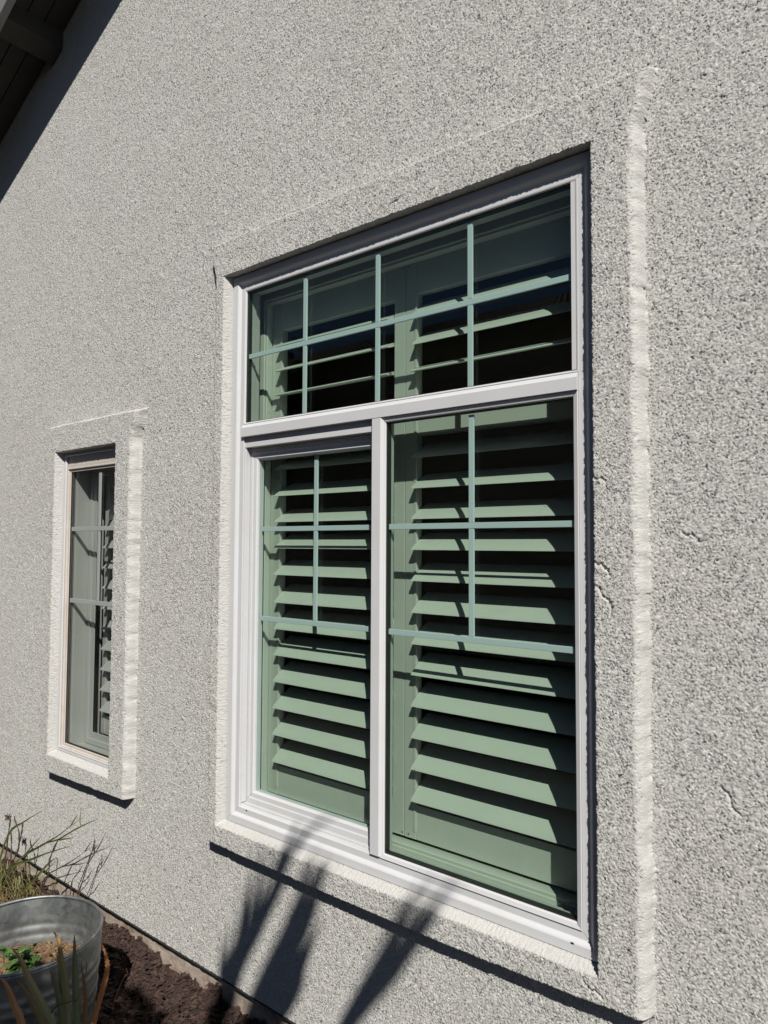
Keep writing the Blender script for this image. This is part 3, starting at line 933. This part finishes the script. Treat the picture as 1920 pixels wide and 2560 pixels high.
blades([[(-1.40, -.13, -.60), (-1.388, -.12, -.481), (-1.298, -.12, -.337), (-1.182, -.12, -.269), (-1.009, -.12, -.177)],
        [(-1.42, -.13, -.60), (-1.383, -.12, -.549), (-1.239, -.12, -.459), (-1.101, -.12, -.399), (-.966, -.12, -.336), (-.765, -.12, -.253)],
        [(-1.25, -.12, -.60), (-1.084, -.12, -.483), (-.963, -.12, -.382), (-.894, -.12, -.334)]], .011, M_GRASS, grassP, GI, 'leaf')
blades([[(-1.379, -.12, -.619), (-1.24, -.12, -.454), (-1.15, -.12, -.393), (-.968, -.12, -.296), (-.861, -.12, -.234), (-.784, -.12, -.184), (-.685, -.12, -.125)],
        [(-.968, -.12, -.296), (-.876, -.12, -.259), (-.808, -.12, -.221), (-.708, -.12, -.168), (-.636, -.12, -.133), (-.57, -.12, -.102)],
        [(-.784, -.12, -.184), (-.779, -.12, -.178), (-.755, -.12, -.152), (-.731, -.12, -.127)],
        [(-.708, -.12, -.168), (-.717, -.12, -.143), (-.709, -.12, -.105)],
        [(-.968, -.12, -.296), (-.881, -.12, -.263), (-.808, -.12, -.239), (-.752, -.12, -.217)],
        [(-1.162, -.12, -.399), (-1.093, -.12, -.342), (-1.014, -.12, -.279)],
        [(-.894, -.12, -.334), (-.882, -.12, -.338), (-.89, -.12, -.39), (-.895, -.12, -.46)]], .0058, M_GRASS, grassP, GI, 'leaf')
mb = MB()
for k in range(300):
    x = random.gauss(-1.28, .17); y = random.uniform(-.40, -.06); x = min(x, -.80 + y * .3)
    z = -.61; L = random.uniform(.05, .17); a = random.uniform(0, 6.28); le = random.uniform(.2, 1.2)
    d = Vector((math.cos(a) * le, math.sin(a) * le * .5, 1)).normalized() * L; p = Vector((x, y, z))
    e = p + d; dr = Vector((d.x, d.y, -L * .5)) * random.uniform(.1, .5)
    if (e + dr).y > -.01: continue
    mb.strip([p - GI, p + d * .5 - GI, e - GI, e + dr - GI], [.004, .004, .003, .0006], (math.sin(a), -math.cos(a), 0), .1)
mb.build('leaves', M_GRASS, grassP)
mb = MB()
for k in range(520):
    x = random.gauss(-1.15, .24); y = random.uniform(-.34, -.02); x = min(x, -.72 + y * .3); z = -.615 + random.uniform(0, .035)
    a = random.uniform(0, 6.28); L = random.uniform(.03, .14); p = Vector((x, y, z)) - GI; d = Vector((math.cos(a), math.sin(a) * .5, random.uniform(.0, .9))).normalized() * L
    if (p + d + GI).y > .01: continue
    mb.tube([p, p + d * .5 + Vector((0, 0, .01)), p + d], [.0012, .001, .0005], 3)
dg = mb.build('dry_grass', M_STRAW); dg.location = GI; tag(dg, 'matted dry grass stems at the foot of the green clump', kind='stuff')
dryP = empty('dry_weed', (-1.3, -.13, -.6), 'dark dried flower stalks rising from the grass beside the wall', 'plant')
DI = Vector((-1.3, -.13, -.6))
for P in ([(-1.40, -.12, -.62), (-1.336, -.12, -.458), (-1.317, -.12, -.356), (-1.301, -.12, -.295), (-1.315, -.12, -.284), (-1.335, -.12, -.287)],
          [(-1.347, -.12, -.62), (-1.271, -.12, -.462), (-1.218, -.12, -.392), (-1.215, -.12, -.347), (-1.214, -.12, -.316), (-1.257, -.12, -.279), (-1.261, -.12, -.261)],
          [(-1.216, -.12, -.375), (-1.192, -.12, -.318), (-1.182, -.12, -.269)],
          [(-1.02, -.12, -.6), (-1.002, -.12, -.491), (-.95, -.12, -.41), (-.947, -.12, -.362), (-.917, -.12, -.311), (-.886, -.12, -.269)],
          [(-1.31, -.12, -.62), (-1.29, -.12, -.5), (-1.282, -.12, -.40), (-1.29, -.12, -.33)]):
    path = [p - DI for p in smooth_path(P, 12)]; mb = MB(); mb.tube(path, [.003 + .0012 * math.sin(i * 2.2) for i in range(12)], 6); mb.build('stalk', M_DRY, dryP)
mb = MB()
for k in range(16):
    a = k * 1.3; p = Vector((-1.322, -.12, -.283)) - DI; d = Vector((math.cos(a) * .022, math.sin(a) * .012, math.sin(a * 2.3) * .014)); mb.strip([p, p + d * .6, p + d], [.006, .008, .002], (0, .3, 1), .2)
mb.build('seed_head', M_DRY, dryP)
stem2 = empty('dry_weed', (-.82, -.06, -.58), 'cluster of thin bare dry stems standing between the tub rim and the wall', 'plant')
DI = Vector((-.82, -.06, -.58))
for P in ([(-.90, -.06, -.60), (-.882, -.06, -.453), (-.837, -.06, -.401), (-.797, -.06, -.356)], [(-.84, -.06, -.6), (-.827, -.06, -.489), (-.78, -.06, -.382), (-.742, -.06, -.32), (-.709, -.06, -.285), (-.672, -.06, -.24), (-.635, -.06, -.188)],
          [(-.85, -.06, -.6), (-.834, -.06, -.462), (-.767, -.06, -.347), (-.739, -.06, -.293), (-.714, -.06, -.274), (-.691, -.06, -.247)], [(-.83, -.06, -.6), (-.818, -.06, -.45), (-.769, -.06, -.402), (-.728, -.06, -.357)],
          [(-.714, -.06, -.287), (-.713, -.06, -.26), (-.712, -.06, -.235)], [(-.762, -.06, -.341), (-.738, -.06, -.298), (-.723, -.06, -.261)]):
    path = [p - DI for p in smooth_path(P, 10)]; mb = MB(); mb.tube(path, [.0019 + .0006 * math.sin(i * 2.9) for i in range(9)] + [.0007], 5); mb.build('stalk', M_DRY, stem2)

# ------------------------------------------------------------------ yuccas out of view whose leaves shade the wall
SV = Vector((1.02, -1.0, 1.33))


def yucca(label, centre_wall, k0, leaves, ground_xy=None):
    c = Vector((centre_wall[0], 0, centre_wall[1])) + SV * k0
    root = empty('yucca', (c.x, c.y, GZ), label, 'yucca', 'tall yuccas across the path')
    O = Vector((c.x, c.y, GZ))
    mb = MB(); mb.tube([Vector((0, 0, 0)), Vector((.02, -.02, (c.z - GZ) * .5)), c - O], [.075, .055, .05], 12); mb.build('trunk', M_BARK, root, smooth=True)
    for pts, wd, dk in leaves:
        P = [c] + [Vector((x, 0, z)) + SV * (k0 + dk * (i + 1) / len(pts)) for i, (x, z) in enumerate(pts)]
        path = smooth_path(P, 14); nn = 14; ws = []
        for i in range(nn):
            t = i / 13; ws.append(wd * (min(1, .45 + 1.4 * t) if t < .5 else max(.03, (1 - ((t - .5) / .5) ** 1.8))))
        mb = MB(); side = (path[-1] - path[0]).cross(SV).normalized(); mb.strip([p - O for p in path], ws, side, .08); mb.build('leaf', M_YUCCA, root)
    # leaves turned away from the sun path
    for j in range(16):
        a = j * 2.4; d = Vector((math.cos(a) * .6 + .35, math.sin(a) * .6 - .45, .35 + .3 * math.sin(j * 1.7))); path = [c - O + d * t * .8 + Vector((0, 0, -.25 * t * t)) for t in (0, .25, .5, .75, 1)]
        mb = MB(); mb.strip(path, [.03, .045, .045, .03, .003], d.cross(Vector((0, 0, 1))), .1); mb.build('leaf', M_YUCCA, root)


fr = random.Random(21)
fan1 = []
for tx, tz in ((.459, .002), (.452, -.035), (.44, -.07), (.438, -.175), (.415, -.22), (.40, -.26), (.378, -.345), (.355, -.38), (.43, -.12), (.39, -.06), (.36, -.10), (.37, -.19), (.33, -.25), (.34, -.32), (.31, -.40), (.41, -.02)):
    bx = .075 + .11 * (tx - .30) / .16 * .4 + .10 * max(0, (-tz - .02)) / .38; f = fr.uniform(.42, .52)
    fan1.append(([(bx, -.64), (bx + (tx - bx) * f + .006, -.64 + (tz + .64) * f), (bx + (tx - bx) * .8 + .006, -.64 + (tz + .64) * .8), (tx, tz)], fr.uniform(.032, .046), fr.uniform(-.25, .5)))
fan1 += [([(.02, -.56), (.155, -.30), (.255, -.10), (.335, .10)], .034, .2), ([(.0, -.60), (.15, -.32), (.265, -.12), (.395, .087), (.561, .216)], .034, .9),
         ([(-.01, -.56), (.090, -.30), (.118, -.11)], .022, 0), ([(.01, -.55), (.128, -.27), (.194, -.035)], .024, .35), ([(.02, -.56), (.16, -.25), (.235, -.02)], .020, .5),
         ([(-.03, -.6), (-.015, -.47), (-.02, -.36)], .022, .6), ([(-.06, -.68), (-.03, -.56), (-.022, -.43)], .020, 0), ([(.03, -.55), (.18, -.24), (.275, -.03)], .022, .8),
         ([(.05, -.53), (.20, -.24), (.305, .02)], .020, 1.1), ([(.01, -.58), (.12, -.32), (.20, -.13)], .024, .7), ([(.12, -.55), (.30, -.22), (.43, .045)], .024, 1.3),
         ([(-.02, -.60), (.05, -.40), (.085, -.22)], .020, .9), ([(.16, -.55), (.34, -.25), (.50, .01)], .022, 1.2), ([(-.04, -.6), (.01, -.45), (.03, -.30)], .020, .7),
         ([(.0, -.6), (.07, -.38), (.06, -.16)], .014, 1.4), ([(.02, -.55), (.13, -.22), (.155, -.02)], .014, 1.5), ([(.03, -.52), (.22, -.15), (.37, .13)], .016, 1.6)]
yucca('spiky yucca behind the viewer whose leaves shade the wall under the mullion', (-.04, -.98), 1.9, fan1)
fan2 = [([(.545, -.433), (.727, -.194), (.905, .09)], .046, .2), ([(.520, -.45), (.681, -.175), (.783, .02)], .036, .0), ([(.50, -.50), (.66, -.26), (.80, -.07)], .034, .4),
        ([(.53, -.45), (.72, -.16), (.86, .10)], .026, 1.2), ([(.52, -.44), (.69, -.15), (.815, .07)], .020, 1.0), ([(.46, -.55), (.62, -.30), (.71, -.13)], .022, .8),
        ([(.54, -.45), (.70, -.24), (.85, -.04)], .03, .1), ([(.53, -.44), (.69, -.20), (.83, .03)], .028, .6), ([(.50, -.48), (.64, -.22), (.735, -.04)], .018, 1.3), ([(.55, -.42), (.76, -.12), (.96, .14)], .018, 1.4)]
yucca('second spiky yucca behind the viewer, shading the wall below the right pane', (.30, -.86), 2.0, fan2)


# ------------------------------------------------------------------ trees and the neighbour's house (seen in the panes), and an unseen bush added for shade
def leafball(mb, c, rad, n, size, rnd_):
    for k in range(n):
        while True:
            p = Vector((rnd_.uniform(-1, 1), rnd_.uniform(-1, 1), rnd_.uniform(-1, 1)))
            if p.length < 1: break
        p = p * (.55 + .45 * p.length); p = Vector((p.x * rad[0], p.y * rad[1], p.z * rad[2])) + Vector(c)
        a = Vector((rnd_.gauss(0, 1), rnd_.gauss(0, 1), rnd_.gauss(0, 1))).normalized(); b = a.orthogonal().normalized(); s = size * rnd_.uniform(.6, 1.4)
        mb.poly([p - a * s, p + b * s * .45, p + a * s, p - b * s * .45])


def tree(name, x, y, hh, rad, label, n=2600, size=.09, seed=1):
    rnd_ = random.Random(seed); root = empty(name, (x, y, GZ), label, 'tree' if name != 'shade_shrub' else 'shade_shrub')
    tr = MB(); tr.tube([(0, 0, 0), (.05, 0, hh * .35), (0, .05, hh * .62)], [.14 * hh / 5, .10 * hh / 5, .05 * hh / 5], 10)
    cr = MB()
    for k in range(9):
        a = k * 2.4; r = rad * .55; c = (math.cos(a) * r * rnd_.uniform(.4, 1), math.sin(a) * r * rnd_.uniform(.4, 1), hh * (.55 + .38 * rnd_.random()))
        tr.tube([(0, .02, hh * .35), tuple(Vector(c) * .6 + Vector((0, 0, hh * .18))), c], [.05 * hh / 5, .03 * hh / 5, .01], 6)
        leafball(cr, c, (rad * .5, rad * .5, rad * .42), n // 9, size, rnd_)
    tr.build('trunk', M_BARK, root); cr.build('crown', M_TREE, root)


tree('tree', -7.2, -5.4, 5.4, 1.9, 'leafy garden tree mirrored faintly in the left of the upper panes', 4200, .10, 4)
tree('tree', -14.5, -8.5, 7.5, 3.0, 'farther garden tree mirrored faintly in the glass', 3600, .11, 9)
sh = random.Random(3); root = empty('shade_shrub', (1.16, -1.72, GZ), 'leafy bush out of view, added beside the viewer to shade the aloe and the front of the tub', 'shade_shrub')  # unseen foliage added to keep the sun off aloe and tub front
cr = MB(); leafball(cr, (0, .02, 1.62), (.30, .28, .36), 2200, .030, sh); leafball(cr, (-.29, .16, 1.32), (.19, .2, .22), 1500, .03, sh)
st = MB(); st.tube([(0, 0, 0), (.02, 0, .7), (0, .02, 1.5)], [.03, .02, .01], 8); st.build('stem', M_BARK, root); cr.build('crown', M_TREE, root)

nh = empty('neighbour_house', (-4, -8, GZ), 'tile-roofed neighbouring house mirrored faintly in the dark panes', 'house')
mb = MB(); mb.box(-14, 7, -6, .9, 0, 4.7); mb.build('wall', M_NWALL, nh)
mb = MB(); rows = 18; nxr = 220
for j in range(rows + 1):
    t = j / rows; yy = 1.5 - 4.0 * t; zb_ = 4.45 + 1.65 * t
    for lay in (0, 1):
        for i in range(nxr * 4 + 1):
            x = -14.5 + 22 * i / (nxr * 4); mb.v.append((x, yy, zb_ + .05 * abs(math.sin(i * math.pi / 4)) + (.035 if lay else 0)))
L = nxr * 4 + 1
for j in range(rows):
    for i in range(L - 1):
        a = (j * 2 + 1) * L + i; b = (j * 2 + 2) * L + i; mb.f.append((a, a + 1, b + 1, b))
        c = (j * 2 + 2) * L + i; d = (j * 2 + 3) * L + i; mb.f.append((c, c + 1, d + 1, d))
mb.poly([(-14.5, -2.5, 6.1), (7.5, -2.5, 6.1), (7.5, -6.5, 4.4), (-14.5, -6.5, 4.4)])
mb.build('roof', M_NTILE, nh)
print('verts', nx * nz)
